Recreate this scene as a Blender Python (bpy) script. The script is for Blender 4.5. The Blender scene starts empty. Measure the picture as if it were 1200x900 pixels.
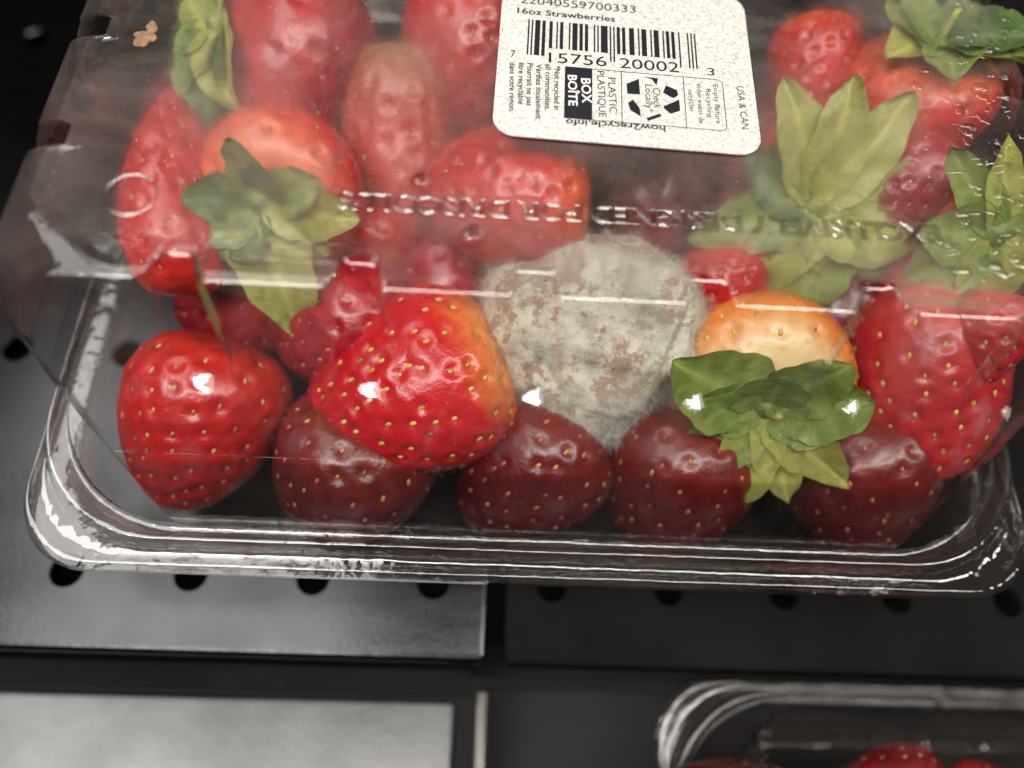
import bpy, bmesh, math, random
import numpy as np
from mathutils import Vector, Matrix

S = 0.001                      # work in millimetres, build in metres
HS = 185.0                     # camera height above the shelf, mm
FPX = 832.0
sc = bpy.context.scene

# ------------------------------------------------------------------ camera
PITCH, YAW, ROLL = map(math.radians, (65.32, 6.2, 8.3))
FWD = Vector((math.cos(PITCH)*math.sin(YAW), math.cos(PITCH)*math.cos(YAW), -math.sin(PITCH)))
_r = Vector((math.cos(YAW), -math.sin(YAW), 0)); _u = _r.cross(FWD)
RIGHT = math.cos(ROLL)*_r + math.sin(ROLL)*_u
UP = -math.sin(ROLL)*_r + math.cos(ROLL)*_u
cam = bpy.data.cameras.new('camera'); camo = bpy.data.objects.new('camera', cam)
sc.collection.objects.link(camo); sc.camera = camo
m = Matrix((RIGHT, UP, -FWD)).transposed().to_4x4(); m.translation = Vector((0, 0, HS*S)); camo.matrix_world = m
cam.sensor_width = 36; cam.lens = FPX/1200*36
cam.clip_start = 0.005; cam.clip_end = 20
cam.dof.use_dof = True; cam.dof.focus_distance = 0.146; cam.dof.aperture_fstop = 3.9

# ------------------------------------------------------------------ light, exposure
w = bpy.data.worlds.new('World'); sc.world = w; w.use_nodes = True
w.node_tree.nodes['Background'].inputs[0].default_value = (1.0, .95, .9, 1)
w.node_tree.nodes['Background'].inputs[1].default_value = 0.03
def area(name, loc, target, sx, sy, power, col):
    l = bpy.data.lights.new(name, 'AREA'); l.shape = 'RECTANGLE'; l.size = sx; l.size_y = sy
    l.energy = power; l.color = col
    o = bpy.data.objects.new(name, l); sc.collection.objects.link(o)
    o.location = loc
    d = Vector(target)-Vector(loc); o.rotation_euler = d.to_track_quat('-Z', 'Y').to_euler()
    return o
area('case_light', (-.265, .085, .50), (-.25, .085, 0), .52, .32, 2.7, (1, .97, .92))
area('case_strip_light', (.12, -.03, .60), (.10, .05, .08), 1.0, .075, 6.2, (1, .95, .88))
sc.view_settings.view_transform = 'Standard'; sc.view_settings.look = 'None'
sc.view_settings.gamma = 1; sc.view_settings.use_curve_mapping = False
sc.view_settings.exposure = -0.18
sc.cycles.use_denoising = True
sc.cycles.transparent_max_bounces = 40; sc.cycles.max_bounces = 12
sc.cycles.transmission_bounces = 8; sc.cycles.caustics_reflective = False
sc.cycles.sample_clamp_indirect = 6

# ------------------------------------------------------------------ helpers
def at(px, py, d):
    """point on the level plane d mm under the camera, in mm (z measured from the shelf)"""
    v = (px-600)/FPX*RIGHT - (py-450)/FPX*UP + FWD
    v = v*(d/-v.z); return Vector((v.x, v.y, HS-d))
def pxmm(p):
    return FPX/((p-Vector((0, 0, HS))).dot(FWD))
def link(o, parent=None):
    sc.collection.objects.link(o)
    if parent: o.parent = parent
    return o
def obj(name, verts, faces, mat, parent=None, smooth=True):
    me = bpy.data.meshes.new(name)
    me.from_pydata([tuple(float(c)*S for c in v) for v in verts], [], faces)
    if mat: me.materials.append(mat)
    if smooth: me.polygons.foreach_set('use_smooth', [True]*len(me.polygons))
    me.update()
    return link(bpy.data.objects.new(name, me), parent)
def thing(name, label, cat, loc=(0, 0, 0), group=None):
    o = bpy.data.objects.new(name, None); o.empty_display_size = .01; link(o)
    o.location = Vector(loc)*S
    return tag(o, label, cat, group)
def tag(o, label, cat, group=None):
    o['label'] = label; o['category'] = cat
    if group: o['group'] = group
    return o
def struct(o): o['kind'] = 'structure'; return o
def stuff(o): o['kind'] = 'stuff'; return o
def boxgeo(x0, x1, y0, y1, z0, z1):
    v = [(x, y, z) for z in (z0, z1) for y in (y0, y1) for x in (x0, x1)]
    f = [(0, 2, 3, 1), (4, 5, 7, 6), (0, 1, 5, 4), (2, 6, 7, 3), (0, 4, 6, 2), (1, 3, 7, 5)]
    return v, f
def bevel(o, wdt, seg=2):
    b = o.modifiers.new('bevel', 'BEVEL'); b.width = wdt*S; b.segments = seg; b.limit_method = 'ANGLE'

# ------------------------------------------------------------------ materials
class NT:
    def __init__(s, name):
        s.m = bpy.data.materials.new(name); s.m.use_nodes = True
        s.t = s.m.node_tree; s.t.nodes.clear()
        s.out = s.n('ShaderNodeOutputMaterial')
    def n(s, typ, **kw):
        nd = s.t.nodes.new(typ)
        for k, v in kw.items():
            if k.startswith('i_'): nd.inputs[k[2:].replace('_', ' ')].default_value = v
            else: setattr(nd, k, v)
        return nd
    def l(s, a, b): s.t.links.new(a, b)
    def noise(s, scale, detail=4, rough=.55, coord='Object', sx=None, dist=0):
        tc = s.n('ShaderNodeTexCoord'); src = tc.outputs[coord]
        if sx:
            mp = s.n('ShaderNodeMapping'); mp.inputs['Scale'].default_value = sx[0]; mp.inputs['Rotation'].default_value = sx[1]
            s.l(src, mp.inputs[0]); src = mp.outputs[0]
        nz = s.n('ShaderNodeTexNoise', i_Scale=scale, i_Detail=detail, i_Roughness=rough, i_Distortion=dist)
        s.l(src, nz.inputs['Vector']); return nz.outputs['Fac']
    def ramp(s, fac, stops):
        r = s.n('ShaderNodeValToRGB'); e = r.color_ramp.elements
        while len(e) < len(stops): e.new(.5)
        for k, (p, c) in zip(e, stops):
            k.position = p; k.color = (c, c, c, 1) if isinstance(c, (int, float)) else (*c, 1)
        s.l(fac, r.inputs[0]); return r.outputs[0]
    def math(s, op, a, b=None, clamp=False):
        nd = s.n('ShaderNodeMath', operation=op, use_clamp=clamp)
        for i, v in enumerate((a, b)):
            if v is None: continue
            if isinstance(v, (int, float)): nd.inputs[i].default_value = v
            else: s.l(v, nd.inputs[i])
        return nd.outputs[0]
    def mix(s, fac, a, b, mode='MIX'):
        nd = s.n('ShaderNodeMix', data_type='RGBA', blend_type=mode)
        for i, v in ((0, fac), (6, a), (7, b)):
            if isinstance(v, (int, float)): nd.inputs[i].default_value = v
            elif isinstance(v, tuple): nd.inputs[i].default_value = (*v, 1)
            else: s.l(v, nd.inputs[i])
        return nd.outputs[2]
    def bump(s, h, strength, dist):
        b = s.n('ShaderNodeBump', i_Strength=strength, i_Distance=dist); s.l(h, b.inputs['Height']); return b.outputs[0]
    def principled(s, col, rough=.5, nrm=None, **kw):
        p = s.n('ShaderNodeBsdfPrincipled')
        for k, v in (('Base Color', col), ('Roughness', rough), ('Normal', nrm)):
            if v is None: continue
            if isinstance(v, tuple): p.inputs[k].default_value = (*v, 1)
            elif isinstance(v, (int, float)): p.inputs[k].default_value = v
            else: s.l(v, p.inputs[k])
        for k, v in kw.items(): p.inputs[k.replace('_', ' ')].default_value = v
        s.l(p.outputs[0], s.out.inputs[0]); return p

def plastic(name, fog_lo, fog_hi, tint=(.97, .97, .97), rough=.05, streak=True, wob=.25, refl=.06, film=False, blur=.58):
    """clear thin sheet: Fresnel mirror over see-through, with a clouded film of its own"""
    t = NT(name)
    h = t.noise(120, 3); nrm = t.bump(h, wob, .0012)
    lw = t.n('ShaderNodeLayerWeight'); t.l(nrm, lw.inputs['Normal'])
    f5 = t.math('POWER', lw.outputs['Facing'], 4.0)
    f = t.math('ADD', t.math('MULTIPLY', f5, .90), refl, True)
    gl = t.n('ShaderNodeBsdfAnisotropic', i_Roughness=rough); t.l(nrm, gl.inputs['Normal'])
    tr = t.n('ShaderNodeBsdfTransparent'); tr.inputs[0].default_value = (*tint, 1)
    mx = t.n('ShaderNodeMixShader'); t.l(f, mx.inputs[0]); t.l(tr.outputs[0], mx.inputs[1]); t.l(gl.outputs[0], mx.inputs[2])
    # condensation film
    a = t.noise(28, 5, .6, dist=.6)
    fog = t.ramp(a, [(.36, fog_lo), (.66, fog_hi)])
    if streak:
        b = t.noise(110, 3, .6, sx=((1, 16, 1), (0, 0, .5)), dist=.3)
        b2 = t.noise(35, 3, .6)
        fog = t.math('ADD', fog, t.math('MULTIPLY', t.ramp(b, [(.62, 0.0), (.74, .14)]), t.ramp(b2, [(.5, 0.0), (.62, 1.0)])), True)
        fog = t.math('ADD', fog, t.ramp(t.noise(260, 4, .7), [(.5, 0.0), (.8, .12)]), True)
        c = t.noise(900, 2, .5)
        fog = t.math('ADD', fog, t.ramp(c, [(.70, 0.0), (.76, .10)]), True)
    if film:
        fa = t.n('ShaderNodeAttribute', attribute_name='film'); fog = t.math('MULTIPLY', fog, fa.outputs['Fac'], True)
    df = t.n('ShaderNodeBsdfDiffuse'); df.inputs[0].default_value = (.74, .65, .61, 1)
    tl = t.n('ShaderNodeBsdfTranslucent'); tl.inputs[0].default_value = (.74, .65, .61, 1)
    rf = t.n('ShaderNodeBsdfRefraction', i_Roughness=.38, i_IOR=1.06); rf.inputs[0].default_value = (.97, .95, .94, 1)
    m2 = t.n('ShaderNodeMixShader'); m2.inputs[0].default_value = .45; t.l(df.outputs[0], m2.inputs[1]); t.l(tl.outputs[0], m2.inputs[2])
    m4 = t.n('ShaderNodeMixShader'); m4.inputs[0].default_value = blur; t.l(m2.outputs[0], m4.inputs[1]); t.l(rf.outputs[0], m4.inputs[2])
    m3 = t.n('ShaderNodeMixShader'); t.l(fog, m3.inputs[0]); t.l(mx.outputs[0], m3.inputs[1]); t.l(m4.outputs[0], m3.inputs[2])
    t.l(m3.outputs[0], t.out.inputs[0]); return t.m
M_TOP = plastic('clear_plastic_fogged', .06, .62, refl=.055, blur=.70)
M_WALL = plastic('clear_plastic', .02, .15, streak=False, wob=.10, refl=.065, film=True, blur=.25)
M_SHOULDER = plastic('clear_plastic_shade_tint', .0, .05, (.78, .76, .76), .05, streak=False, wob=.3, refl=.09)  # grey tint darkens the fruit behind, standing in for shade low down
M_RIM = plastic('clear_plastic_rim', .01, .07, (.93, .93, .93), .05, streak=False, wob=.7, refl=.15)

def berry_mat(name, tip, mid, shoulder, s0=.12, s1=.42, dark=.55, rough=.24, sss=.25, bruise=.5, s2=.95):
    """colour runs from the shoulder (attribute 0) to the tip (attribute 1)"""
    t = NT(name)
    at_ = t.n('ShaderNodeAttribute', attribute_name='along')
    nz = t.noise(70, 4)
    pos = t.math('ADD', at_.outputs['Fac'], t.math('MULTIPLY', t.math('SUBTRACT', nz, .5), .22))
    col = t.ramp(pos, [(s0, shoulder), (s1, mid), (s2, tip)])
    n2 = t.noise(260, 4)
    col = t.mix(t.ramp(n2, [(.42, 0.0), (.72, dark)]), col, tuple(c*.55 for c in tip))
    br = t.ramp(t.noise(85, 4, .6, dist=.5), [(.55, 0.0), (.66, bruise)])
    col = t.mix(br, col, tuple(min(1, a*.75+b) for a, b in zip(mid, (.06, .06, .07))))
    n3 = t.noise(1100, 3)
    rg = t.math('ADD', t.math('MULTIPLY', t.noise(160, 3), .45), rough-.14)
    t.principled(col, rg, t.bump(n3, .30, .0005), Subsurface_Weight=sss, Subsurface_Scale=.004,
                 Subsurface_Radius=(1, .28, .16), Specular_IOR_Level=.55, Coat_Weight=.25, Coat_Roughness=.15)
    return t.m
PAL = {
 'red':    berry_mat('strawberry_red', (.36, .006, .010), (.50, .010, .010), (.52, .035, .02), .03, .2),
 'hero':   berry_mat('strawberry_bright_red', (.42, .004, .012), (.56, .010, .016), (.84, .30, .07), .05, .22, .30, .20),
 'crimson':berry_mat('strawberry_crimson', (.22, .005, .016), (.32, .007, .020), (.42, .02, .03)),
 'dark':   berry_mat('strawberry_shaded', (.085, .003, .005), (.12, .004, .007), (.18, .015, .012)),  # shade of the lower layer and gaps put into the fruit colour
 'orange': berry_mat('strawberry_orange', (.44, .010, .012), (.52, .018, .014), (.72, .14, .035), .04, .28),
 'pale':   berry_mat('strawberry_pale_shoulder', (.46, .02, .012), (.74, .24, .04), (.76, .56, .28), .07, .21, .15, s2=.5),
 'bruised':berry_mat('strawberry_bruised', (.38, .010, .016), (.46, .022, .03), (.52, .08, .07), .05, .3, .4, .26, bruise=1.),
 'brown':  berry_mat('strawberry_rotting', (.46, .022, .022), (.44, .045, .03), (.24, .11, .05), .08, .42, .6, .36),
}
def simple(name, col, rough=.5, var=.25, scale=300, bump=.2, bd=.0004, **kw):
    t = NT(name); nz = t.noise(scale, 4)
    c = t.mix(t.ramp(nz, [(.3, 0.0), (.7, 1.0)]), tuple(x*(1-var) for x in col), tuple(min(1, x*(1+var)) for x in col))
    t.principled(c, rough, t.bump(nz, bump, bd), **kw); return t.m
def seed_mat(name, stops):
    t = NT(name); t.principled(t.ramp(t.noise(330, 1, .3), stops), .38); return t.m
M_SEED = seed_mat('achene', [(.34, (.30, .13, .03)), (.48, (.58, .33, .06)), (.62, (.66, .46, .12))])
M_SEEDD = seed_mat('achene_dull', [(.36, (.26, .05, .02)), (.5, (.45, .13, .05)), (.64, (.55, .28, .09))])
def leaf_mat(name, c0, c1):
    t = NT(name)
    a = t.noise(140, 4)
    col = t.ramp(a, [(.3, c0), (.7, c1)])
    col = t.mix(t.ramp(t.noise(260, 4, .65), [(.52, 0.0), (.70, .6)]), col, tuple(c*.45 for c in c0))
    col = t.mix(t.ramp(t.noise(75, 3, .6, dist=.5), [(.60, 0.0), (.70, .35)]), col, (.40, .36, .10))
    v = t.n('ShaderNodeAttribute', attribute_name='vein')
    col = t.mix(t.math('MULTIPLY', v.outputs['Fac'], .45), col, tuple(min(1, c*1.7) for c in c1))
    p = t.principled(col, .34, t.bump(t.math('ADD', t.noise(420, 3), v.outputs['Fac']), .45, .0005), Subsurface_Weight=.0, Specular_IOR_Level=.45)
    tl = t.n('ShaderNodeBsdfTranslucent'); t.l(col, tl.inputs[0])
    mx = t.n('ShaderNodeMixShader'); mx.inputs[0].default_value = .36
    t.l(p.outputs[0], mx.inputs[1]); t.l(tl.outputs[0], mx.inputs[2]); t.l(mx.outputs[0], t.out.inputs[0])
    return t.m
LEAF = {'green': leaf_mat('sepal_green', (.17, .25, .05), (.33, .43, .12)),
        'deep': leaf_mat('sepal_deep_green', (.08, .15, .045), (.17, .26, .09)),
        'lime': leaf_mat('sepal_yellow_green', (.34, .38, .08), (.52, .55, .16))}
M_STEM = simple('stem', (.30, .30, .08), .5)

# ------------------------------------------------------------------ shelf
PITCHH, ROWH, HX, HY, HR = 30.1, 60.0, -99.7, 28.4, 3.7
def metal(name, base, r0, r1, met=0., spec=.65):
    t = NT(name)
    n1 = t.noise(60, 5, .6, sx=((1, 5, 1), (0, 0, 0))); n2 = t.noise(900, 3)
    n3 = t.noise(24, 4)
    col = t.mix(t.ramp(n3, [(.35, 0.0), (.7, 1.0)]), tuple(c*.75 for c in base), tuple(c*1.25 for c in base))
    rg = t.ramp(t.math('ADD', t.math('MULTIPLY', n1, .6), t.math('MULTIPLY', n2, .4)), [(.35, r0), (.65, r1)])
    sc_ = t.ramp(t.noise(90, 3, .7, sx=((1, 22, 1), (0, 0, .12)), dist=.4), [(.66, 0.0), (.72, .35)])
    du = t.ramp(t.noise(1300, 2, .5), [(.71, 0.0), (.74, .5)])
    col = t.mix(t.math('ADD', sc_, du, True), col, tuple(min(1, c*1.6+.03) for c in base))
    t.principled(col, rg, t.bump(n2, .12, .0003), Specular_IOR_Level=spec, Metallic=met); return t.m
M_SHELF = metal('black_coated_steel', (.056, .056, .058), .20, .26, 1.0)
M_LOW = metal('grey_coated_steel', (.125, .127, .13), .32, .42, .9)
M_SHELFR = metal('black_coated_steel_shaded', (.012, .0115, .011), .45, .6, .0, .0)  # right panel's lack of light put into a darker coat; rail shares it
M_VOID = simple('matt_black', (.006, .006, .006), .8)
M_GLINT = metal('bare_steel_edge', (.16, .15, .14), .25, .4, .8)
def perforated(name, x0, x1, y0, y1, mat):
    """sheet with real round holes, folded down along the front"""
    V, F = [], []
    def quad(*p):
        b = len(V); V.extend(p); F.append(tuple(range(b, b+len(p))))
    TH = 1.2; nseg = 24
    xs, ys = {x0, x1}, {y0, y1}
    k0 = math.floor((x0-HX)/PITCHH)-1; k1 = math.ceil((x1-HX)/PITCHH)+1
    cols = [HX+k*PITCHH for k in range(k0, k1) if x0+5 < HX+k*PITCHH < x1-5]
    rows = [HY+k*ROWH for k in range(-2, 12) if y0+5 < HY+k*ROWH < y1-5]
    R = 6.0
    xe = sorted([x0, x1]+[c-R for c in cols]+[c+R for c in cols]); ye = sorted([y0, y1]+[r-R for r in rows]+[r+R for r in rows])
    for i in range(len(xe)-1):
        for j in range(len(ye)-1):
            a, b, c, d = xe[i], xe[i+1], ye[j], ye[j+1]
            cx, cy = (a+b)/2, (c+d)/2
            if any(abs(cx-q) < .01 for q in cols) and any(abs(cy-q) < .01 for q in rows):
                for k in range(nseg):
                    A0, A1 = (2*math.pi*(k+e)/nseg for e in (0, 1))
                    def sq(A):
                        u, v = math.cos(A), math.sin(A); mm = max(abs(u), abs(v)); return (cx+R*u/mm, cy+R*v/mm, 0)
                    def ci(A, z, rr=HR): return (cx+rr*math.cos(A), cy+rr*math.sin(A), z)
                    quad(sq(A0), sq(A1), ci(A1, 0, HR+.5), ci(A0, 0, HR+.5))
                    quad(ci(A0, 0, HR+.5), ci(A1, 0, HR+.5), ci(A1, -.5), ci(A0, -.5))
                    quad(ci(A0, -.5), ci(A1, -.5), ci(A1, -TH-3), ci(A0, -TH-3))
            else:
                quad((a, c, 0), (b, c, 0), (b, d, 0), (a, d, 0))
    # rolled front edge and lip, side returns
    pts = [(y0, 0)]+[(y0-1.8*math.sin(q), -1.8+1.8*math.cos(q)) for q in (.4, .8, 1.2, 1.57)]+[(y0-1.8, -14)]
    for (ya, za), (yb, zb) in zip(pts, pts[1:]): quad((x0, ya, za), (x0, yb, zb), (x1, yb, zb), (x1, ya, za))
    for x, s in ((x0, -1), (x1, 1)):
        sp = [(x, 0)]+[(x+s*1.2*math.sin(q), -1.2+1.2*math.cos(q)) for q in (.5, 1.0, 1.57)]+[(x+s*1.2, -14)]
        for (xa, za), (xb, zb) in zip(sp, sp[1:]): quad((xa, y0, za), (xb, y0, zb), (xb, y1, zb), (xa, y1, za))
    return obj(name, V, F, mat, smooth=False)
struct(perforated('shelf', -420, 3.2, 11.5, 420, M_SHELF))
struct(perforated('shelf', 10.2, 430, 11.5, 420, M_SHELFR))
v, f = boxgeo(-430, 440, 8, 430, -60, -40); struct(obj('under_shelf_dark', v, f, M_VOID))  # black box added as the darkness seen below the holes
v, f = boxgeo(-420, 1.6, 2.5, 9.0, -19, -15.5); o = struct(obj('shelf_rail', v, f, M_SHELFR)); bevel(o, .8)
v, f = boxgeo(-420, -2.5, -150, 1.6, -36, -24); o = struct(obj('lower_shelf', v, f, M_LOW)); bevel(o, 1.5, 3)
v, f = boxgeo(3.4, 430, -150, 6.0, -58, -46); o = struct(obj('lower_shelf', v, f, M_VOID)); bevel(o, 1.5, 3)  # matt black puts the shade on this side into the shelf colour
v, f = boxgeo(2.6, 6.2, -150, 4.5, -37, -23); o = struct(obj('shelf_divider', v, f, M_GLINT)); bevel(o, 1.2, 3)

# ------------------------------------------------------------------ clamshell
# rows: depth under camera, x left, x right, y front, y back, corner radius
TOPD = 105.0
XL, XR, YF, YB = -81.0, 111.0, 66.5, 182.0
def rr_loop(xl, xr, yf, yb, r, nF=340, nS=150, nC=22, ch=0.):
    """rounded rectangle from front-left, counter-clockwise; returns points, outward normals, side id, coordinate"""
    P = []
    for i in range(nF):
        x = xl+r+(xr-xl-2*r)*i/nF; P.append((x, yf, 0, -1, 0, x))
    for i in range(nC):
        a = -math.pi/2+math.pi/2*i/nC; P.append((xr-r+r*math.cos(a), yf+r+r*math.sin(a), math.cos(a), math.sin(a), -1, 0))
    for i in range(nS):
        y = yf+r+(yb-yf-2*r)*i/nS; P.append((xr, y, 1, 0, 1, y))
    for i in range(nC):
        a = math.pi/2*i/nC; P.append((xr-r+r*math.cos(a), yb-r+r*math.sin(a), math.cos(a), math.sin(a), -1, 0))
    for i in range(nF//3):
        x = xr-r-(xr-xl-2*r)*i/(nF//3); P.append((x, yb, 0, 1, 2, x))
    for i in range(nC):
        a = math.pi/2+math.pi/2*i/nC; P.append((xl+r+r*math.cos(a), yb-r+r*math.sin(a), math.cos(a), math.sin(a), -1, 0))
    for i in range(nS):
        y = yb-r-(yb-yf-2*r)*i/nS; P.append((xl, y, -1, 0, 3, y))
    for i in range(nC):
        a = math.pi+math.pi/2*i/nC; P.append((xl+r+r*math.cos(a), yf+r+r*math.sin(a), math.cos(a), math.sin(a), -1, 0))
    if ch:
        Q = []
        for (x, y, nx, ny, sd, c) in P:
            if sd < 0:
                cx, cy = x-nx*r, y-ny*r; m_ = abs(nx)+abs(ny); k_ = (1-ch)+ch/m_
                x, y = cx+nx*r*k_, cy+ny*r*k_
            Q.append((x, y, nx, ny, sd, c))
        P = Q
    return P
FLUTE_F = [-53 + 31.0*k for k in range(6)]
FLUTE_S = [94.5 + 28.5*k for k in range(3)]
def sstep(x): x = max(0., min(1., x)); return x*x*(3-2*x)
def flute(side, c, d):
    cs = FLUTE_F if side == 0 else FLUTE_S if side in (1, 3) else []
    best = 0
    for k in cs:
        q = (d-TOPD)/25.0
        hw = (3.7+3.6*sstep(q)) if side == 0 else 3.0                     # wider towards its round lower end
        end = 129-hw
        dd = math.hypot(c-k, max(0, d-end))-hw
        wq = 1.2+1.5*max(0., min(1., (d-116)/10)); best = max(best, sstep((.6-dd)/wq+.25*(wq-1.2)/wq))
    return best
def loft(name, rows, mat, parent, cap=False, fl=True, amp=5.0, origin=(0, 0, 0), ch=0.):
    V, F, film = [], [], []
    n = None
    for (d, xl, xr, yf, yb, r) in rows:
        L = rr_loop(xl, xr, yf, yb, r, ch=ch); n = len(L)
        for (x, y, nx, ny, sd, c) in L:
            o = amp*(1 if sd == 0 else .6)*flute(sd, c, d) if (fl and sd >= 0) else 0
            film.append((1-(flute(sd, c, d) if (fl and sd >= 0) else 0))*float(np.interp(d, (105, 110, 128, 142), (1, .8, .5, .12))))
            V.append((x-nx*o-origin[0], y-ny*o-origin[1], HS-d-origin[2]))
    for j in range(len(rows)-1):
        for i in range(n):
            a, b = j*n+i, j*n+(i+1) % n
            F.append((a, a+n, b+n, b))
    if cap:
        b = len(V); V.extend(V[(len(rows)-1)*n:len(rows)*n]); F.append(tuple(range(b, b+n)))
    o = obj(name, V, F, mat, parent)
    fa = o.data.attributes.new('film', 'FLOAT', 'POINT'); fa.data.foreach_set('value', np.array(film+[1.]*(len(V)-len(film)), np.float32))
    if cap: o.data.polygons[len(F)-1].use_smooth = False
    return o
def prof(d, inset_f, inset_s, r):     # outset of front/back and of ends relative to the top outline
    return (d, XL-inset_s, XR+inset_s, YF-inset_f, YB+inset_f*.5, r)
def body_rows():
    R = []
    for k in range(9):                # rounded top edge
        q = k/8*math.pi/2; R.append(prof(TOPD+3.2*(1-math.cos(q)), 3.6*math.sin(q), 5.0*math.sin(q), 14-6*math.sin(q)))
    n = 42
    for k in range(1, n+1):           # wall
        t = k/n; d = 108.2+(133.5-108.2)*t
        R.append(prof(d, 3.6+12.0*t, 5.0+6.2*min(1, t*2.2)**.8, float(np.interp(d, (108.2, 116, 125, 133.5), (8, 8.4, 12, 14.7)))))
    R.append(prof(133.7, 16.6, 11.3, 15.0)); R.append(prof(134.6, 16.9, 11.4, 15.3))
    for k in range(1, 6):
        t = k/5; R.append(prof(134.6+7.4*t, 16.8+3.2*t, 11.4+.3*t, 15.3+3*t))
    R += [prof(142.2, 20.7, 11.8, 18.6), prof(142.5, 21.3, 11.9, 19), prof(142.8, 21.6, 11.9, 19.2)]
    return R
def shoulder_rows():
    R = [body_rows()[-1]]
    for k in range(1, 8):             # sloping shoulder
        t = k/7; R.append(prof(142.8+6.2*t, 21.6+9.4*t, 11.9+.4*t, 19.2+9.8*t))
    R += [prof(149.8, 31.6, 12.4, 29.5), prof(151, 31.9, 12.5, 29.8), prof(154, 32.2, 12.6, 30)]
    return R
def rim_rows():
    b = shoulder_rows()[-1]
    z = lambda d, f, s, r: prof(d, f, s, r)
    return [b, z(154.8, 32.8, 12.7, 33), z(155, 34.2, 12.9, 32), z(154.0, 34.8, 13.0, 31), z(151.4, 35.3, 13.1, 30), z(150.6, 36.1, 13.3, 29),
            z(151.2, 36.9, 13.5, 27.5), z(154.6, 37.3, 13.6, 25.5), z(155.4, 38.0, 13.8, 24), z(155.5, 39.6, 14.2, 20), z(154.4, 40.2, 14.5, 18.5),
            z(153.6, 40.9, 14.8, 17), z(154.2, 41.6, 15.2, 16), z(156, 42.0, 15.4, 15), z(158.5, 42.2, 15.5, 14.5), z(159.3, 41.8, 15.2, 14.5)]
def lid_rows():
    z = lambda d, f, s, r: prof(d, f, s, r)
    return [z(159.3, 41.7, 15.1, 14.5), z(160, 38, 12, 18), z(160.5, 34, 9, 24), z(165, 33, 8, 24), z(178, 31, 6, 24), z(182.5, 29.5, 4.5, 24), z(184.3, 26, 1, 22), z(184.4, 10, -14, 14)]
def make_clamshell(label, loc):
    c = thing('clamshell', label, 'container', loc)
    loft('tray', body_rows(), M_WALL, c, origin=loc, ch=.9)
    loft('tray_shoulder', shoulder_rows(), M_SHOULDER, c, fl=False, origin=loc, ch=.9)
    loft('tray_base', [prof(TOPD, 0, 0, 14), prof(TOPD, -1.2, -1.2, 13.4), prof(TOPD+.5, -1.9, -1.9, 13), prof(TOPD+.6, -3, -3, 12)], M_TOP, c, cap=True, origin=loc, ch=.9)
    loft('flange', rim_rows(), M_RIM, c, fl=False, origin=loc)
    loft('lid', lid_rows(), M_RIM, c, fl=False, cap=False, origin=loc)
    return c
CL = (15, 124, 0)
shell = make_clamshell('upturned clear plastic strawberry clamshell with white barcode label on its base', CL)
CLV = Vector(CL)

# marks pressed into the base
def torus_geo(c, R1, R2, r, a0=0, a1=2*math.pi, n=48, k=8):
    V, F = [], []; full = abs(a1-a0-2*math.pi) < 1e-6
    cnt = n if full else n+1
    for i in range(cnt):
        a = a0+(a1-a0)*i/n
        for j in range(k):
            b = 2*math.pi*j/k
            V.append((c[0]+(R1+r*math.cos(b))*math.cos(a), c[1]+(R2+r*math.cos(b))*math.sin(a), c[2]+r*.8*math.sin(b)))
    for i in range(n if full else n):
        for j in range(k):
            i2 = (i+1) % cnt
            F.append((i*k+j, i2*k+j, i2*k+(j+1) % k, i*k+(j+1) % k))
    return V, F
M_MARK = plastic('clear_plastic_marks', .0, .04, (.96, .96, .96), .09, streak=False, wob=.0, refl=.20)
def local(V, o): return [(a-o[0], b-o[1], c-o[2]) for a, b, c in V]
p = at(153, 228, TOPD-.2); v, f = torus_geo(p, 4.5, 4.5, .38); obj('vent_ring', local(v, CL), f, M_MARK, shell)
p = at(150, 262, TOPD-.2); v, f = torus_geo(p, 9, 9, .35, math.radians(212), math.radians(262)); obj('vent_ring', local(v, CL), f, M_MARK, shell)
def text_geo(s, ext=0.0, bev=0.0, bold=False):
    cu = bpy.data.curves.new('t', 'FONT'); cu.body = s; cu.extrude = ext; cu.bevel_depth = bev; cu.resolution_u = 3
    if bold: cu.offset = .018
    ob = bpy.data.objects.new('t', cu); sc.collection.objects.link(ob)
    dg = bpy.context.evaluated_depsgraph_get(); me = ob.evaluated_get(dg).to_mesh()
    V = np.array([v.co[:] for v in me.vertices]); F = [tuple(q.vertices) for q in me.polygons]
    ob.evaluated_get(dg).to_mesh_clear(); bpy.data.objects.remove(ob); bpy.data.curves.remove(cu)
    return V, F
def put_text(name, s, p0, p1, hgt, mat, parent, origin, d, ext=0.0, bev=0.0, bold=False, zoff=0., capref=.70):
    """p0/p1: start and end of the baseline as points of the level plane; hgt: capital height, mm"""
    V, F = text_geo(s, ext, bev, bold)
    a, b = at(*p0, d), at(*p1, d)
    e = (b-a); Lw = e.length; e.normalize(); u = Vector((-e.y, e.x, 0))
    x0, x1 = V[:, 0].min(), V[:, 0].max()
    out = []
    for x, y, z in V:
        q = a+e*((x-x0)/(x1-x0)*Lw)+u*(y/capref*hgt); out.append((q.x-origin[0], q.y-origin[1], q.z+z*hgt/capref+zoff-origin[2]))
    return obj(name, out, F, mat, parent, smooth=False)
put_text('embossed_lettering', "EXCLUSIVELY DESIGNED FOR DRISCOLL'S", (1100, 265), (396, 224), 3.9, M_MARK, shell, CL, TOPD-.1, ext=.0, bev=.055)

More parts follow.
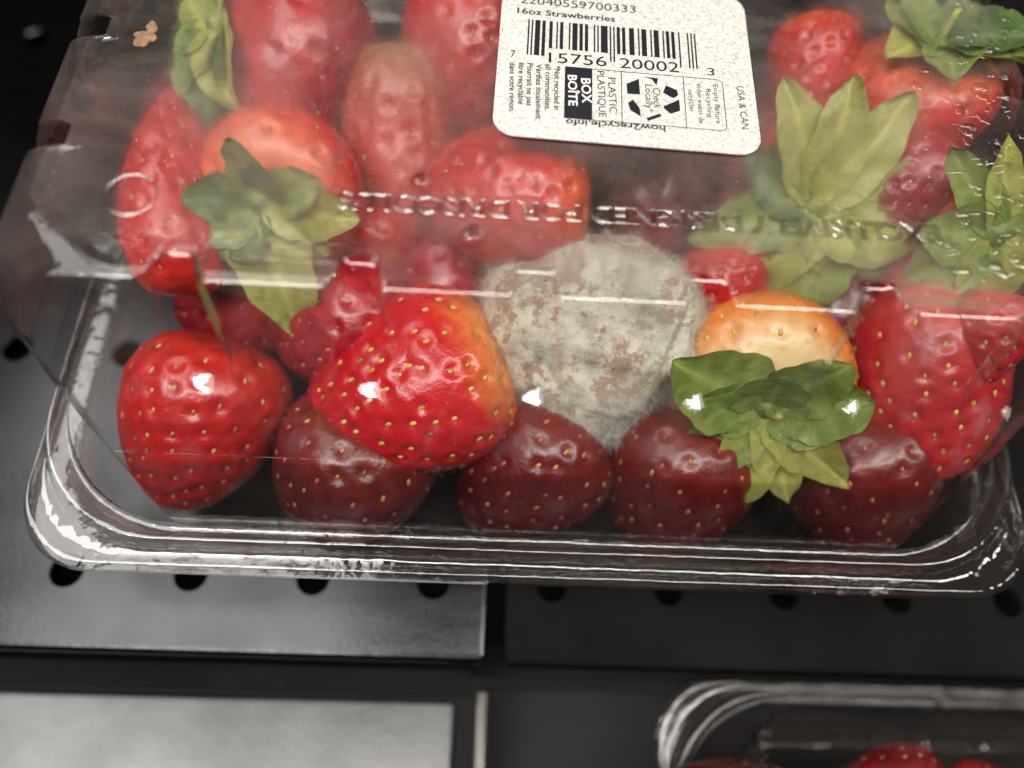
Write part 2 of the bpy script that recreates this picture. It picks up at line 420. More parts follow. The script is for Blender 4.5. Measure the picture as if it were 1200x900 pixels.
# label
M_PAPER = NT('label_paper')
_n = M_PAPER.noise(1500, 3, .6); _n2 = M_PAPER.noise(420, 3, .6)
_c = M_PAPER.ramp(_n, [(.36, (.47, .455, .42)), (.52, (.70, .69, .645))])
M_PAPER.principled(_c, .5, M_PAPER.bump(M_PAPER.math('ADD', _n, _n2), .8, .0004)); M_PAPER = M_PAPER.m
M_INK = simple('black_ink', (.012, .012, .018), .5, .1)
M_INKW = simple('white_ink', (.82, .80, .76), .5, .05)
LD = TOPD-.45
A, Bq = at(576, 157, LD), at(894, 183, LD)
ex = (Bq-A).normalized(); ey = Vector((-ex.y, ex.x, 0)); LW = (Bq-A).length; LH = 45.5
LP = A.copy()
def lp(x, y, z=0): q = LP+ex*x+ey*y; return (q.x-CL[0], q.y-CL[1], q.z+z-CL[2])
def rrect(x0, x1, y0, y1, r, n=10):
    P = []
    for cx, cy, a0 in ((x1-r, y0+r, -90), (x1-r, y1-r, 0), (x0+r, y1-r, 90), (x0+r, y0+r, 180)):
        for k in range(n+1):
            a = math.radians(a0+90*k/n); P.append((cx+r*math.cos(a), cy+r*math.sin(a)))
    return P
P = rrect(0, LW, 0, LH, 4.6); n = len(P)
V = [lp(x, y, 0) for x, y in P]+[lp(x, y, -.25) for x, y in P]
F = [tuple(range(n))]+[(i, i+n, (i+1) % n+n, (i+1) % n) for i in range(n)]
label = obj('label', V, F, M_PAPER, shell, smooth=False)
label['label'] = 'white paper label with barcode and recycling panel'
ZI = .03
def flat(name, polys, mat, z=ZI):
    V, F = [], []
    for pl in polys:
        b = len(V); V += [lp(x, y, z) for x, y in pl]; F.append(tuple(range(b, b+len(pl))))
    return obj(name, V, F, mat, label, smooth=False)
def l2(px, py):
    q = at(px, py, LD)-LP; return (q.dot(ex), q.dot(ey))
# UPC bars
Lc = ['0001101', '0011001', '0010011', '0111101', '0100011', '0110001', '0101111', '0111011', '0110111', '0001011']
digs = '715756200023'
bits = '101'+''.join(Lc[int(c)] for c in digs[:6])+'01010'+''.join(''.join('10'[int(b)] for b in Lc[int(c)]) for c in digs[6:])+'101'
x0, yb0 = l2(617, 63); x1, _ = l2(818, 80); _, yt = l2(619, 22.5)
bars = []; i = 0
mod = (x1-x0)/len(bits)
while i < len(bits):
    if bits[i] == '1':
        j = i
        while j < len(bits) and bits[j] == '1': j += 1
        lng = i < 10 or i >= 85 or 45 <= i < 50
        yb_ = yb0-.2 if lng else yb0+2.2
        bars.append([(x0+i*mod, yb_), (x0+j*mod-.04, yb_), (x0+j*mod-.04, yt), (x0+i*mod, yt)]); i = j
    else: i += 1
flat('barcode', bars, M_INK)
T = lambda s, p0, p1, h, mat=M_INK, bold=False, z=ZI: put_text('printed_text', s, p0, p1, h, mat, label, CL, LD, bold=bold, zoff=z)
T('22040559700333', (610, 3.5), (745, 15.5), 2.3)
T('16oz Strawberries', (606, 15.3), (721, 25.5), 1.7, bold=True)
T('7', (598, 67), (603.5, 67.5), 2.1)
T('15756', (643, 73), (711, 78), 2.9); T('20002', (726.5, 79.5), (796, 85), 2.9); T('3', (829, 88), (837.5, 89), 2.2)
C4 = [l2(662.5, 78), l2(845, 93), l2(852.5, 151), l2(662.5, 136.5)]
bx0, by1 = C4[0]; bx1 = C4[2][0]; by0 = C4[3][1]-.4; 
lw_ = .17
xa, xb, xc = l2(694, 110)[0], l2(728, 112)[0], l2(802, 118)[0]
frame = []
outer = rrect(bx0, bx1, by0, by1, .01, 1); 
Ro, Ri = rrect(bx0, bx1, by0, by1, 1.3, 6), rrect(bx0+lw_, bx1-lw_, by0+lw_, by1-lw_, 1.13, 6)
for k in range(len(Ro)):
    k2 = (k+1) % len(Ro); frame.append([Ro[k], Ro[k2], Ri[k2], Ri[k]])
for xq in (xb, xc): frame.append([(xq, by0), (xq+lw_, by0), (xq+lw_, by1), (xq, by1)])
flat('recycling_panel_frame', frame, M_INK)
flat('black_panel', [[(bx0-.05, by0-.05), (xa, by0-.05), (xa, by1+.05), (bx0-.05, by1+.05)]], M_INK, ZI+.02)
T('BOX', (681, 92), (682.5, 121), 1.9, M_INKW, True, ZI+.05); T('BOÎTE', (665.5, 88), (666.5, 124), 1.8, M_INKW, True, ZI+.05)
T('PLASTIC', (712.5, 91), (714.5, 132), 1.55); T('PLASTIQUE', (699.5, 83), (702, 137), 1.55)
T('Check', (765, 103), (766.5, 127), 1.5); T('Locally*', (755.5, 99), (757.5, 131.5), 1.5)
T('Empty Before', (835.5, 99), (839.5, 145), 1.05); T('Recycling', (827, 104), (829.5, 138), 1.05)
T('Vider avant de', (816, 97), (819.5, 145), 1.05); T('recycler', (806, 105), (808.5, 132), 1.05)
T('USA & CAN', (863, 101), (869.5, 151), 1.5)
for s, xq, y0q, y1q in (('*Not recycled in', 650, 77, 129), ('all communities.', 639.5, 75, 129), ('Vérifiez localement', 628.5, 75, 139.5), ('Pourrait ne pas', 618, 74, 124), ('être recyclable', 608, 73, 122), ('dans votre région.', 597.5, 73, 131)):
    T(s, (xq, y0q), (xq-.8, y1q), 1.15, bold=True)
T('how2recycle.info', (779.5, 147.8), (663, 139.6), 1.55, bold=True)
R2 = lambda pts: [l2(730+a/4.735, b/4.735) for a, b in reversed(pts)]
flat('recycling_arrows', [R2([(20, 465), (88, 438), (95, 525), (24, 520)]), R2([(28, 572), (55, 552), (92, 598), (100, 648), (40, 610)]), R2([(130, 655), (205, 630), (216, 645), (140, 672)]),
     R2([(225, 590), (312, 553), (318, 615), (265, 632), (228, 602)]), R2([(222, 515), (238, 474), (300, 500), (306, 530), (280, 546)]), R2([(108, 425), (195, 435), (186, 474), (160, 440)])], M_INK)

# ------------------------------------------------------------------ strawberries
def profile(t, blunt):
    """radius (0..1) along the berry, t = 0 at the calyx, 1 at the tip"""
    t = np.clip(t, 0, 1)
    a = np.sqrt(np.clip(1-((.34-t)/.34)**2, 0, 1))*(t < .34)
    b = np.clip(np.cos(np.clip((t-.34)/.66, 0, 1)*math.pi/2), 0, 1)**blunt*(t >= .34)
    return np.maximum(a+b, 0)
def vnoise(P, seed, f):
    rs = np.random.RandomState(seed); o = np.zeros(len(P))
    for k in range(7):
        d = rs.normal(size=3); d /= np.linalg.norm(d); o += np.sin(P@d*f*(.7+.25*k)+rs.rand()*6.28)/(1+.35*k)
    return o/2.5
def frame_for(ang, tilt):
    a, t = math.radians(ang), math.radians(tilt)
    z = (math.cos(t)*(math.cos(a)*RIGHT+math.sin(a)*UP)+math.sin(t)*FWD).normalized()   # towards the tip
    x = z.cross(Vector((.13, .21, 1))).normalized(); y = z.cross(x)
    return Matrix((x, y, z)).transposed()
def berry_surface(P, th, t, L, W, seed, blunt, flat_, lump):
    pass
def make_berry(name, label, px, py, d, Lpx, Wpx, ang, tilt, pal, seed, nseed=150, blunt=.62, squash=1., lump=.05, leaves=None, leafmat='green', seedmat=None, group='strawberries in the upturned clamshell', nu=112, nv=76, stem=True, dim=.62, offset=(0, 0, 0), seedscale=1.):
    c = at(px, py, d); k = pxmm(c); L, W = Lpx/k, Wpx/k
    c = c+Vector(offset)
    Rm = frame_for(ang, tilt)
    root = thing(name, label, 'strawberry', c, group)
    rs = np.random.RandomState(seed)
    # achene sites
    ks = np.arange(nseed)+.5
    tt = .07+.91*(ks/nseed)**.92; ph = ks*2.39996+rs.normal(0, .10, nseed)
    tt = np.clip(tt+rs.normal(0, .006, nseed), .05, .985)
    def surf(t, th):
        r = profile(t, blunt)*W/2
        q = np.stack([r*np.cos(th), r*np.sin(th)*squash, (t-.46)*L], 1)
        # hollow under the calyx
        q[:, 2] += np.where(t < .12, (1-t/.12)**2*L*.05, 0)
        nn = vnoise(q, seed, 2.4/W*2.2)
        return q*(1+(lump*nn+.0045*vnoise(q, seed+50, .75)+.004*vnoise(q, seed+70, 1.6))[:, None])
    sites = surf(tt, ph)
    U, Vv = nu, nv
    tg = np.linspace(0, 1, Vv+1); tg = .5-.5*np.cos(tg*math.pi); tg = .55*tg+.45*np.linspace(0, 1, Vv+1)
    th = np.arange(U)*2*math.pi/U
    TG, TH = np.meshgrid(tg, th, indexing='ij'); q = surf(TG.ravel(), TH.ravel())
    ctr = np.array([0, 0, 0.]); nrm = q-ctr*1.0; nrm /= np.maximum(np.linalg.norm(nrm, axis=1, keepdims=True), 1e-6)
    # dimples
    dmp = np.zeros(len(q)); sp = math.sqrt(math.pi*W*L*.8/nseed)
    for s_ in sites:
        r2 = ((q-s_)**2).sum(1); dmp += np.exp(-r2/(2*(sp*.19)**2))*dim-.16*np.exp(-(np.sqrt(r2)-sp*.42)**2/(2*(sp*.12)**2))*dim
    q = q-nrm*dmp[:, None]
    Rn = np.array(Rm)
    Fq = []
    for j in range(Vv):
        for i in range(U):
            a, b = j*U+i, j*U+(i+1) % U; Fq.append((a, b, b+U, a+U))
    body = obj('flesh', q@Rn.T, Fq, PAL[pal], root)
    at_ = body.data.attributes.new('along', 'FLOAT', 'POINT'); at_.data.foreach_set('value', TG.ravel().astype(np.float32))
    # achenes
    V, F = [], []
    e1 = 1e-3
    st1 = surf(tt+e1, ph); st2 = surf(tt, ph+e1)
    for s_, a, b in zip(sites, st1, st2):
        u = a-s_; u /= np.linalg.norm(u)+1e-9; v_ = b-s_; v_ /= np.linalg.norm(v_)+1e-9
        n_ = np.cross(v_, u); n_ /= np.linalg.norm(n_)+1e-9
        if n_@s_ < 0: n_ = -n_
        c0 = s_-n_*dim*(.80+.25*rs.rand()); bi = len(V); ls, ws = (.86*seedscale*(.85+.3*rs.rand()), .54*seedscale)
        for j, (zz, rr) in enumerate(((-1, 0), (-.6, .8), (.1, 1), (.7, .65), (1, 0))):
            m_ = 1 if rr == 0 else 6
            for i in range(m_):
                al = 2*math.pi*i/6
                V.append(c0+u*ls*zz+v_*ws*rr*math.cos(al)+n_*ws*.75*rr*math.sin(al))
        o0 = bi
        for i in range(6): F.append((o0, o0+1+i, o0+1+(i+1) % 6))
        for j in range(2):
            for i in range(6):
                a_, b_ = o0+1+j*6+i, o0+1+j*6+(i+1) % 6; F.append((a_, a_+6, b_+6, b_))
        for i in range(6): F.append((o0+19, o0+13+(i+1) % 6, o0+13+i))
    V = np.array(V)@Rn.T
    stuff(obj('achenes', V, F, seedmat or M_SEED, root))
    if leaves:
        add_calyx(root, Rm, L, W, leaves, leafmat, stem, seed)
    return root
def fuzz_geo(pts, nrms, n, ln, wd, seed):
    rs = np.random.RandomState(seed); idx = rs.randint(0, len(pts), n)
    amt = np.clip(.55+.9*vnoise(pts, seed+5, .33)+.4*vnoise(pts, seed+8, 1.1), 0, 1.5)
    V, F = [], []
    for k, i in enumerate(idx):
        p = pts[i]+rs.normal(0, .35, 3); d = nrms[i]+rs.normal(0, .75, 3); d /= np.linalg.norm(d)
        s = np.cross(d, rs.normal(size=3)); s /= np.linalg.norm(s)+1e-9
        l_ = ln*(.4+rs.rand())*amt[i]; b = len(V)
        if amt[i] < .12: continue
        mid = p+d*l_*.55+rs.normal(0, .14*ln, 3)
        V += [p-s*wd, p+s*wd, mid+s*wd*.7, mid-s*wd*.7, mid+d*l_*.4+rs.normal(0, .2*ln, 3)]
        F += [(b, b+1, b+2, b+3), (b+3, b+2, b+4)]
    return V, F
M_FUZZ = simple('mould_threads', (.80, .78, .71), .9, .1)
def add_hairs(root, n, ln, seed):
    fl_ = [c_ for c_ in root.children if c_.name.startswith('flesh')][0].data
    P_ = np.array([v_.co[:] for v_ in fl_.vertices])/S; N_ = np.array([v_.normal[:] for v_ in fl_.vertices])
    V, F = fuzz_geo(P_, N_, n, ln, .014, seed); stuff(obj('hairs', V, F, M_FUZZ, root))
def sepal_geo(Ln, Wd, curl, lift, twist, seed, fold=.24, nx=9, ny=30):
    rs = np.random.RandomState(seed)
    V, F, vein = [], [], []
    w1, w2 = rs.rand(2)*6
    for j in range(ny+1):
        t = j/ny
        wd = Wd*.5*(1+.05*math.sin(w2+t*15)+.02*math.sin(w1+t*37))*(math.sin(math.pi*min(1, (t*.93+.07))**.86)**.68)+.10*Wd*(1-t)
        if j == ny: wd = .02
        ang = lift+curl*t
        # integrate the arc
        x = 0; z = 0; m_ = 12
        for k in range(m_):
            aa = lift+curl*t*(k+.5)/m_; x += math.cos(aa)*Ln*t/m_; z += math.sin(aa)*Ln*t/m_
        for i in range(nx):
            s = (i/(nx-1)-.5)*2
            y = wd*s; zz = z+fold*s*s*wd+Ln*t*(.055*math.sin(w1+t*8+s*2.0)*abs(s)+.035*math.sin(w2+t*5.5)+.02*math.sin(w1*2+t*19+s*3)*abs(s))
            rr = twist*t
            V.append((x-math.sin(ang)*0, y*math.cos(rr), zz+y*math.sin(rr)))
            vein.append(max(math.exp(-(s/.10)**2), -.0+.35*max(0, math.sin(-abs(s)*4.5+t*30))**5*(1 if abs(s) < .9 else 0)))
    for j in range(ny):
        for i in range(nx-1):
            a = j*nx+i; F.append((a, a+1, a+1+nx, a+nx))
    return np.array(V), F, vein
def add_calyx(root, Rm, L, W, leaves, leafmat, stem, seed):
    """leaves: list of (azimuth as an image angle, length px-free mm, width mm, lift deg, curl deg)"""
    Rn = np.array(Rm)
    base = np.array([0, 0, -.46*L-.2])
    V, F, n = [], [], 14
    for j, (rr, zz) in enumerate(((.0, -1.6), (.9, -1.6), (1.3, -.9), (3.6, -.35), (4.2, .5))):
        for i in range(n): V.append((rr*math.cos(2*math.pi*i/n), rr*math.sin(2*math.pi*i/n), zz))
    for j in range(4):
        for i in range(n): F.append((j*n+i, j*n+(i+1) % n, (j+1)*n+(i+1) % n, (j+1)*n+i))
    cal = obj('calyx', (np.array(V)+base)@Rn.T, F, LEAF[leafmat], root)
    for k, lf in enumerate(leaves):
        a_img, Ln, Wd, lift, curl = lf[:5]; lm = lf[5] if len(lf) > 5 else leafmat
        # azimuth: direction in the picture, carried onto the plane across the berry's axis
        g = (math.cos(math.radians(a_img))*RIGHT+math.sin(math.radians(a_img))*UP)
        zax = Rm.col[2]; g = (g-zax*g.dot(zax))
        if g.length < .15: g = Rm.col[0].copy()
        g.normalize(); out = -zax; side = out.cross(g)
        Vs, Fs, vein = sepal_geo(Ln, Wd, math.radians(curl), math.radians(lift), .25*math.sin(seed+k*2.1), seed*31+k)
        Mx = np.array([[g.x, side.x, out.x], [g.y, side.y, out.y], [g.z, side.z, out.z]])
        pts = Vs@Mx.T+np.array(g)*1.2+base@Rn.T+np.array(out)*(.25*(k % 3))
        o = obj('sepal', pts, Fs, LEAF[lm], cal)
        a_ = o.data.attributes.new('vein', 'FLOAT', 'POINT'); a_.data.foreach_set('value', np.array(vein, np.float32))
    if stem:
        V, F = [], []
        for j in range(7):
            t = j/6; cc = base+np.array([2.0*t*t*math.sin(seed), 2.0*t*t*math.cos(seed), -1.0-6.5*t])
            for i in range(8): V.append(cc+np.array([1.0*math.cos(i*math.pi/4), 1.0*math.sin(i*math.pi/4), 0])*(1-.15*t))
        for j in range(6):
            for i in range(8): F.append((j*8+i, j*8+(i+1) % 8, (j+1)*8+(i+1) % 8, (j+1)*8+i))
        F.append(tuple(range(48, 56)))
        obj('stem', np.array(V)@Rn.T, F, M_STEM, root)

ring = lambda n, ln, wd, lift, curl, a0=0, jit=7, sd=1: [(a0+360*k/n+random.Random(sd*77+k).uniform(-12, 12), ln*random.Random(sd*7+k).uniform(.75, 1.15), wd*random.Random(sd*3+k).uniform(.8, 1.15), lift+random.Random(sd*13+k).uniform(-jit, jit), curl+random.Random(sd*17+k).uniform(-15, 15)) for k in range(n)]
SB = 'strawberry'
# front row
hero = make_berry(SB, 'bright red strawberry with orange shoulder, large and seedy, left of the mouldy one', 492, 452, 152, 262, 218, 203, 4, 'hero', 3, 185, .50, .95, .02, ring(5, 9, 5, -25, -30, 0, sd=2), 'deep', nu=176, nv=120, stem=False, dim=.68, seedscale=1.05)
add_hairs(hero, 1500, 1.3, 21)
make_berry(SB, 'plump red strawberry filling the corner of the clamshell beside the ring mark', 240, 484, 160, 218, 186, 250, 5, 'red', 5, 130, .50, 1., .03, seedmat=M_SEEDD, nu=144, nv=96)
make_berry(SB, 'shaded dull red strawberry lying underneath the bright red seedy one', 412, 545, 165, 215, 185, 240, 30, 'dark', 7, 120, .55, 1., .03, seedmat=M_SEEDD)
make_berry(SB, 'shaded dark red strawberry underneath the mouldy one', 628, 544, 166, 195, 178, 222, 8, 'dark', 8, 130, .55, 1., .05, [(60, 9, 6, 20, 40, 'deep'), (-20, 10, 5, 10, -20, 'green'), (-80, 13, 3.5, 10, -40, 'green')], 'deep', seedmat=M_SEEDD, stem=False)
make_berry(SB, 'strawberry with pale cream and orange shoulder and curled green leaves', 886, 438, 151, 205, 205, 64, 64, 'pale', 9, 150, .50, 1., .04,
   [(146, 25, 18, 24, -10, 'green'), (116, 14, 11, 36, 10, 'green'), (82, 13, 12, 36, 10, 'green'), (50, 21, 13, 28, 0, 'green'), (20, 20, 15, 20, 0, 'green'), (-8, 16, 12, 12, 0, 'green'),
    (-46, 26, 11, 10, -25, 'lime'), (-76, 24, 10, 8, -25, 'lime'), (-106, 27, 12, 8, -25, 'lime'), (-136, 27, 13, 8, -25, 'green'), (178, 17, 12, 14, 0, 'green')], 'green', nu=144, nv=96)  # long downward leaves stand in for the cap's reflection in the plastic
make_berry(SB, 'big deep red bruised strawberry beside the pale-shouldered one, against the end wall', 1083, 440, 147, 245, 180, 265, 0, 'bruised', 11, 150, .42, 1., .13, nu=144, nv=96)
make_berry(SB, 'shaded dark red strawberry underneath the curled green leaves of the pale one', 795, 552, 166, 205, 182, 255, 25, 'dark', 12, 120, .55, seedmat=M_SEEDD)
make_berry(SB, 'shaded dark red strawberry low down under the big bruised one', 1000, 550, 166, 205, 182, 280, 20, 'dark', 13, 120, .55, seedmat=M_SEEDD)
def upper(*a, **k):
    k.setdefault('seedmat', M_SEEDD); k.setdefault('seedscale', .85); return make_berry(*a, **k)
# upper layer
upper(SB, 'large crimson misted strawberry with green leaves at its side, beside the crumb', 344, 74, 133, 225, 225, 358, 58, 'crimson', 15, 120, .48, 1., .07,
   [(95, 15, 11, 12, -25, 'lime'), (135, 13, 11, 12, -25, 'green'), (180, 13, 12, 10, -25, 'lime'), (225, 19, 14, 10, -25, 'green'), (258, 24, 15, 8, -25, 'deep'), (290, 21, 13, 8, -30, 'lime')], 'green', stem=False)
upper(SB, 'narrow red strawberry with orange edge next to the ring mark', 208, 246, 129, 250, 122, 95, 5, 'red', 16, 110, .5, 1., .05)
upper(SB, 'red strawberry with green leaves and stem stub lying over it', 338, 222, 132, 190, 190, 82, 66, 'orange', 17, 110, .5, 1., .03,
   [(175, 14, 10, 10, 10, 'deep'), (205, 16, 11, 0, 20, 'green'), (235, 14, 11, 0, 10, 'deep'), (90, 15, 8, 30, 10, 'green'), (60, 10, 8, 30, 20, 'deep'), (-10, 20, 11, 5, -10, 'lime'), (20, 15, 9, 10, 10, 'green'), (-45, 16, 10, 0, -15, 'lime'), (-85, 30, 17, -4, -10, 'lime')], 'green', stem=False)
upper(SB, 'pinkish brown rotting strawberry standing between the crimson ones', 470, 168, 136, 265, 140, 268, 8, 'brown', 18, 120, .52, 1., .08, stem=False, dim=.6, seedmat=M_SEEDD)
upper(SB, 'red strawberry partly under the corner of the white label', 562, 62, 127, 205, 180, 268, 4, 'red', 19, 120, .5, 1., .04, [(150, 13, 9, 10, 10, 'green'), (110, 13, 9, 20, 10, 'green'), (190, 12, 9, 0, 10, 'green')], 'green')
upper(SB, 'orange-red strawberry between the label and the mouldy one', 605, 232, 128, 215, 175, 175, 6, 'orange', 20, 130, .5, 1., .04)
upper(SB, 'strawberry topped by a big star of pale green leaves beside the label', 925, 245, 141, 190, 190, 80, 78, 'orange', 21, 90, .5, 1., .04,
   [(112, 28, 12, 14, -12, 'lime'), (84, 26, 11, 18, -14, 'lime'), (55, 28, 12, 14, -12, 'lime'), (12, 25, 12, 8, -12, 'lime'), (-25, 23, 17, 5, -16, 'lime'), (-62, 19, 14, 0, -18, 'lime'), (-92, 26, 18, 0, -20, 'green'), (-130, 25, 15, 0, -15, 'lime'), (-165, 29, 13, 4, -14, 'green'), (150, 20, 13, 8, -10, 'deep')], 'lime', stem=False)
upper(SB, 'upright red strawberry beyond the green leaf star', 952, 82, 127, 140, 108, 268, 5, 'orange', 22, 110, .5, 1., .03)
upper(SB, 'orange strawberry with rounded glossy green leaves near the water drops', 1066, 122, 126, 150, 172, 268, 50, 'orange', 23, 110, .5, 1., .05,
   [(215, 16, 12, 10, -15, 'lime'), (-55, 19, 16, 20, -30, 'green'), (-25, 20, 16, 25, -25, 'deep'), (160, 15, 10, 20, 10, 'green'), (110, 15, 10, 20, 10, 'green'), (-100, 17, 12, 10, -20, 'green'), (60, 15, 10, 20, 10, 'deep')], 'green')
upper(SB, 'glistening crimson strawberry between two sets of green leaves', 1058, 220, 127, 140, 130, 230, 5, 'crimson', 24, 110, .5, 1., .06)
upper(SB, 'orange strawberry with upright narrow leaves near the end wall', 1140, 258, 125, 120, 105, 80, 62, 'orange', 25, 90, .5, 1., .05,
   [(125, 22, 8, 5, -10, 'green'), (100, 20, 7, 8, -10, 'lime'), (70, 12, 7, 5, -10, 'green'), (180, 16, 13, 10, -10, 'green'), (220, 20, 14, 0, -15, 'green'), (-90, 20, 14, 0, -15, 'lime'), (-45, 10, 9, 0, -20, 'lime'), (20, 8, 7, 5, -20, 'lime')], 'green', stem=False)
upper(SB, 'small red strawberry between the mouldy one and the pale-shouldered one', 842, 338, 142, 120, 110, 270, 10, 'red', 26, 90)
upper(SB, 'light red strawberry behind the big bruised one', 1080, 352, 140, 130, 125, 90, 10, 'orange', 27, 90)
upper(SB, 'dark crimson strawberry below the one with leaves lying over it', 415, 385, 152, 190, 170, 200, 15, 'crimson', 28, 110, seedmat=M_SEEDD)
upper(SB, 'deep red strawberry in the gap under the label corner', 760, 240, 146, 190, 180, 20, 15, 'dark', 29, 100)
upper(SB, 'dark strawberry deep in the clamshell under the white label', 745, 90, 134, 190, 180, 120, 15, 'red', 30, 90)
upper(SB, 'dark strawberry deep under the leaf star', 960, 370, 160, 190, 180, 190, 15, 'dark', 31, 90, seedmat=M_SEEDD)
upper(SB, 'small pulpy red strawberry squeezed between the bruised one and the end wall', 1162, 392, 129, 115, 105, 250, 5, 'bruised', 32, 70, lump=.12)

# fruit that fills the gaps
for k_, (px, py, d, sz, ang, pal, lb) in enumerate((
    (292, 345, 163, 170, 200, 'crimson', 'crimson strawberry deep between the corner berry and the leaf-covered one'),
    (520, 325, 160, 190, 150, 'crimson', 'crimson strawberry deep behind the bright red seedy one'),
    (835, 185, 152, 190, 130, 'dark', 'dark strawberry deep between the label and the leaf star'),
    (1010, 315, 158, 170, 60, 'crimson', 'crimson strawberry deep between the leaf star and the bruised one'),
    (270, 165, 152, 180, 300, 'crimson', 'crimson strawberry deep between the misted one and the ring mark'),
    (430, 290, 152, 150, 250, 'red', 'red strawberry deep below the rotting brown one'),
    (690, 170, 140, 180, 200, 'red', 'red strawberry half under the lower edge of the label'))):
    make_berry(SB, lb, px, py, d, sz, sz*.92, ang, 12, pal, 60+k_, 100, .52, 1., .06, seedmat=M_SEEDD, nu=88, nv=60)

# ------------------------------------------------------------------ mouldy strawberry
def mould_mat():
    t = NT('grey_mould')
    a = t.noise(75, 5, .6, dist=.9); b = t.noise(190, 5, .65); c = t.noise(520, 4, .7)
    col = t.ramp(b, [(.32, (.34, .29, .21)), (.50, (.55, .52, .43)), (.70, (.66, .64, .56))])
    patch = t.ramp(t.math('ADD', t.math('MULTIPLY', a, .62), t.math('MULTIPLY', c, .38)), [(.50, 0.0), (.545, .85)])
    col = t.mix(patch, col, (.30, .19, .12))
    gy = t.ramp(t.noise(33, 4, .5, dist=.4), [(.48, 0.0), (.62, .75)])
    col = t.mix(gy, col, (.30, .32, .26))
    spk = t.ramp(t.noise(800, 2, .5), [(.68, 0.0), (.72, .8)])
    col = t.mix(t.math('MULTIPLY', spk, t.ramp(t.noise(60, 2), [(.5, 0.0), (.6, 1.0)])), col, (.05, .04, .03))
    t.principled(col, .9, t.bump(t.math('ADD', b, c), .5, .0012), Specular_IOR_Level=.2, Sheen_Weight=.2)
    return t.m
M_MOULD = mould_mat()
c = at(695, 393, 148); k = pxmm(c)
mouldy = thing('mouldy_strawberry', 'strawberry smothered in grey-white fuzzy mould in the middle of the front row', 'strawberry', c, 'strawberries in the upturned clamshell')
L, W = 240/k, 266/k
Rn = np.array(frame_for(262, 2))
U, Vv = 150, 110
tg = np.linspace(0, 1, Vv+1); th = np.arange(U)*2*math.pi/U
TG, TH = np.meshgrid(tg, th, indexing='ij'); TG, TH = TG.ravel(), TH.ravel()
r = profile(TG, .60)*W/2
q = np.stack([r*np.cos(TH), r*np.sin(TH)*.92, (TG-.46)*L], 1)
nrm = q/np.maximum(np.linalg.norm(q, axis=1, keepdims=True), 1e-6)
vd = np.array((-FWD*.75+Vector((0, -.5, .45))).normalized())@Rn      # squashed flat where it presses on the plastic
pr = q@vd; lim = .62*W/2; q = q-np.outer(np.where(pr > lim, (pr-lim)*.72, 0), vd)
q = q+nrm*(2.3*vnoise(q, 4, .20)+.75*vnoise(q, 9, .7)+.16*vnoise(q, 12, 1.9)+.05*np.random.RandomState(2).normal(size=len(q)))[:, None]
Fq = [(j*U+i, j*U+(i+1) % U, (j+1)*U+(i+1) % U, (j+1)*U+i) for j in range(Vv) for i in range(U)]
obj('mould_coat', q@Rn.T, Fq, M_MOULD, mouldy)
V, F = fuzz_geo(q@Rn.T, nrm@Rn.T, 30000, 2.6, .016, 3)
stuff(obj('mould_fuzz', V, F, M_FUZZ, mouldy))
add_calyx(mouldy, Matrix(Rn.tolist()), L, W, [(200, 12, 7, -30, -30, 'deep')], 'deep', False, 4)

# ------------------------------------------------------------------ specks, drops, crumb
def lump_geo(rx, ry, rz, seed, n=14, mm=9, amp=.25, dome=False):
    V, F = [], []
    for j in range(mm+1):
        a = math.pi*j/mm*(.5 if dome else 1)
        for i in range(n):
            b = 2*math.pi*i/n; V.append((rx*math.sin(a)*math.cos(b), ry*math.sin(a)*math.sin(b), rz*math.cos(a)))
    V = np.array(V); V = V*(1+amp*vnoise(V, seed, 2.2/max(rx, ry))[:, None])
    for j in range(mm):
        for i in range(n): F.append((j*n+i, (j+1)*n+i, (j+1)*n+(i+1) % n, j*n+(i+1) % n))
    return V, F
M_CRUMB = simple('dry_crumb', (.30, .17, .085), .8, .4, 700, .6)
V, F = [], []
for k_, (dx, dy, rx, ry) in enumerate(((0, 0, 1.9, 2.0), (.9, 2.6, 1.2, 1.6), (-.7, -2.4, 1.3, 1.9), (.5, 4.4, .9, 1.1), (-2.0, .5, .9, .8))):
    v, f = lump_geo(rx*1.1, ry*1.1, .8, 5+k_, 18, 11, .5); b = len(V)
    V += [(x+dx*.62, y+dy*.72, z*.5) for x, y, z in v]; F += [tuple(b+i for i in q_) for q_ in f]
o = tag(obj('crumb', V, F, M_CRUMB), 'tan dried crumb stuck inside the fogged clamshell base', 'crumb'); o.location = at(172, 42, TOPD+1.6)*S
def water_mat():
    t = NT('water'); lw = t.n('ShaderNodeLayerWeight')
    f_ = t.math('ADD', t.math('MULTIPLY', t.math('POWER', lw.outputs['Facing'], 3.0), .85), .05, True)
    gl = t.n('ShaderNodeBsdfAnisotropic', i_Roughness=.03)
    rf = t.n('ShaderNodeBsdfRefraction', i_IOR=1.33, i_Roughness=.0); tr = t.n('ShaderNodeBsdfTransparent'); tr.inputs[0].default_value = (.95, .95, .95, 1)
    mx = t.n('ShaderNodeMixShader'); t.l(f_, mx.inputs[0]); t.l(rf.outputs[0], mx.inputs[1]); t.l(gl.outputs[0], mx.inputs[2])
    t.l(mx.outputs[0], t.out.inputs[0]); return t.m
M_WATER = water_mat()
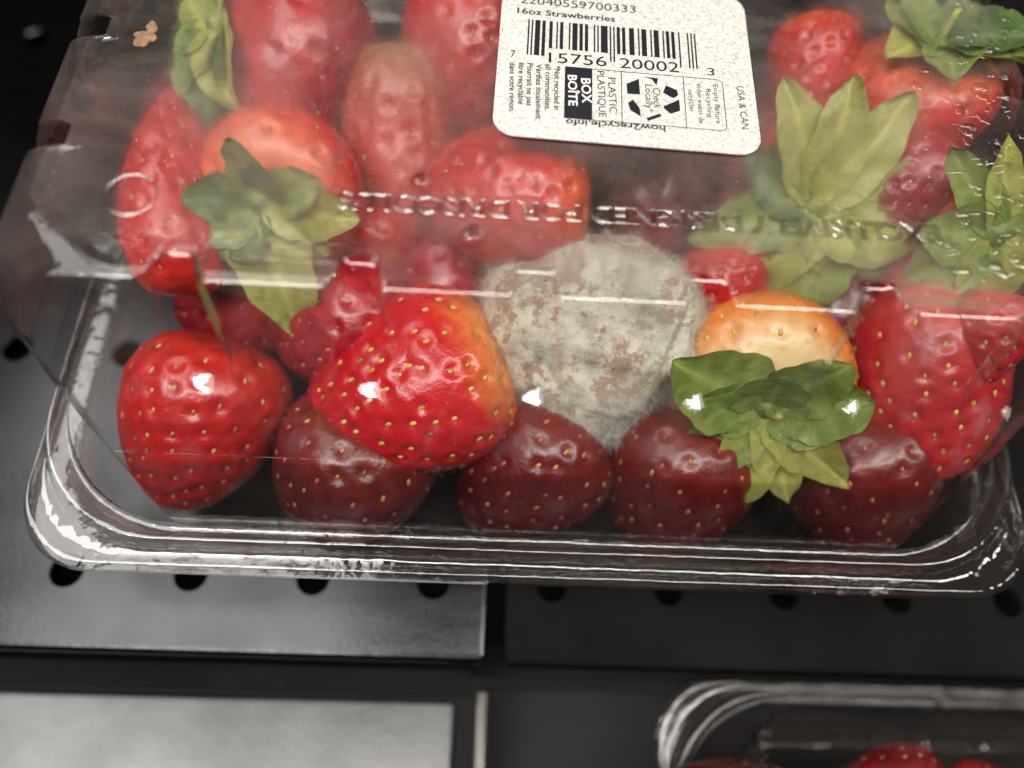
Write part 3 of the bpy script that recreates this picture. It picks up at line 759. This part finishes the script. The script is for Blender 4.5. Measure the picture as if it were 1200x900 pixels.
def bead_mat():
    t = NT('water_beads'); lw = t.n('ShaderNodeLayerWeight')
    f_ = t.math('ADD', t.math('MULTIPLY', t.math('POWER', lw.outputs['Facing'], 2.0), .7), .06, True)
    gl = t.n('ShaderNodeBsdfAnisotropic', i_Roughness=.05); tr = t.n('ShaderNodeBsdfTransparent')
    mx = t.n('ShaderNodeMixShader'); t.l(f_, mx.inputs[0]); t.l(tr.outputs[0], mx.inputs[1]); t.l(gl.outputs[0], mx.inputs[2])
    t.l(mx.outputs[0], t.out.inputs[0]); return t.m
M_BEAD = bead_mat()
for px, py, rr_, lb in ((493, 212, 1.9, 'round water drop over the rotting brown strawberry'), (553, 275, 2.3, 'round water drop just above the mouldy strawberry')):
    p = at(px, py, TOPD-.3); v, f = lump_geo(rr_, rr_, rr_*.55, int(px), 24, 8, .04, True)
    o = tag(obj('water_drop', v, f, M_WATER), lb, 'water drop', 'water drops on the clamshell'); o.location = p*S
rnd = random.Random(8); V, F = [], []
def add_drop(px, py, rx, ry, sd):
    p = at(px, py, TOPD-.25); v, f = lump_geo(rx, ry, min(rx, ry)*.5, sd, 10, 4, .18, True); b = len(V)
    a = rnd.uniform(0, 6.28); ca, sa = math.cos(a), math.sin(a)
    V.extend([(x*ca-y*sa+p.x, x*sa+y*ca+p.y, z+p.z) for x, y, z in v]); F.extend([tuple(b+i for i in q_) for q_ in f])
for k in range(110):
    add_drop(rnd.gauss(1165, 34), rnd.uniform(0, 330), rnd.uniform(.4, 1.6), rnd.uniform(.4, 2.6), k)
for k in range(160):
    add_drop(rnd.uniform(120, 1190), rnd.uniform(0, 280), rnd.uniform(.12, .4), rnd.uniform(.12, .45), k+500)
stuff(tag(obj('condensation', V, F, M_BEAD), 'beads of condensation scattered over the clamshell base', 'condensation'))

# ------------------------------------------------------------------ second clamshell on the lower shelf
off = Vector((146, -195, -46))
c2 = shell.copy(); sc.collection.objects.link(c2); c2.location = Vector(CL)*S+off*S*1.0
c2['label'] = 'second clear strawberry clamshell on the lower shelf, showing only its corner'
c2.location.z = -46*S+.0005
for ch in shell.children:
    if ch.name.split('.')[0] in ('tray', 'tray_shoulder', 'tray_base', 'flange', 'lid'):
        k_ = ch.copy(); sc.collection.objects.link(k_); k_.parent = c2

for px, py, d, sz, ang, pal, sd, lb in ((865, 975, 188, 190, 20, 'dark', 41, 'dark strawberry in the corner of the second clamshell'), (1050, 962, 186, 170, 60, 'red', 42, 'red strawberry in the second clamshell between the dark and the orange one'), (1175, 970, 184, 150, 120, 'orange', 43, 'orange strawberry in the second clamshell at the far end from the dark one')):
    make_berry(SB, lb, px, py, d, sz, sz*.9, ang, 10, pal, sd, 90, nu=64, nv=44, group='strawberries in the second clamshell')
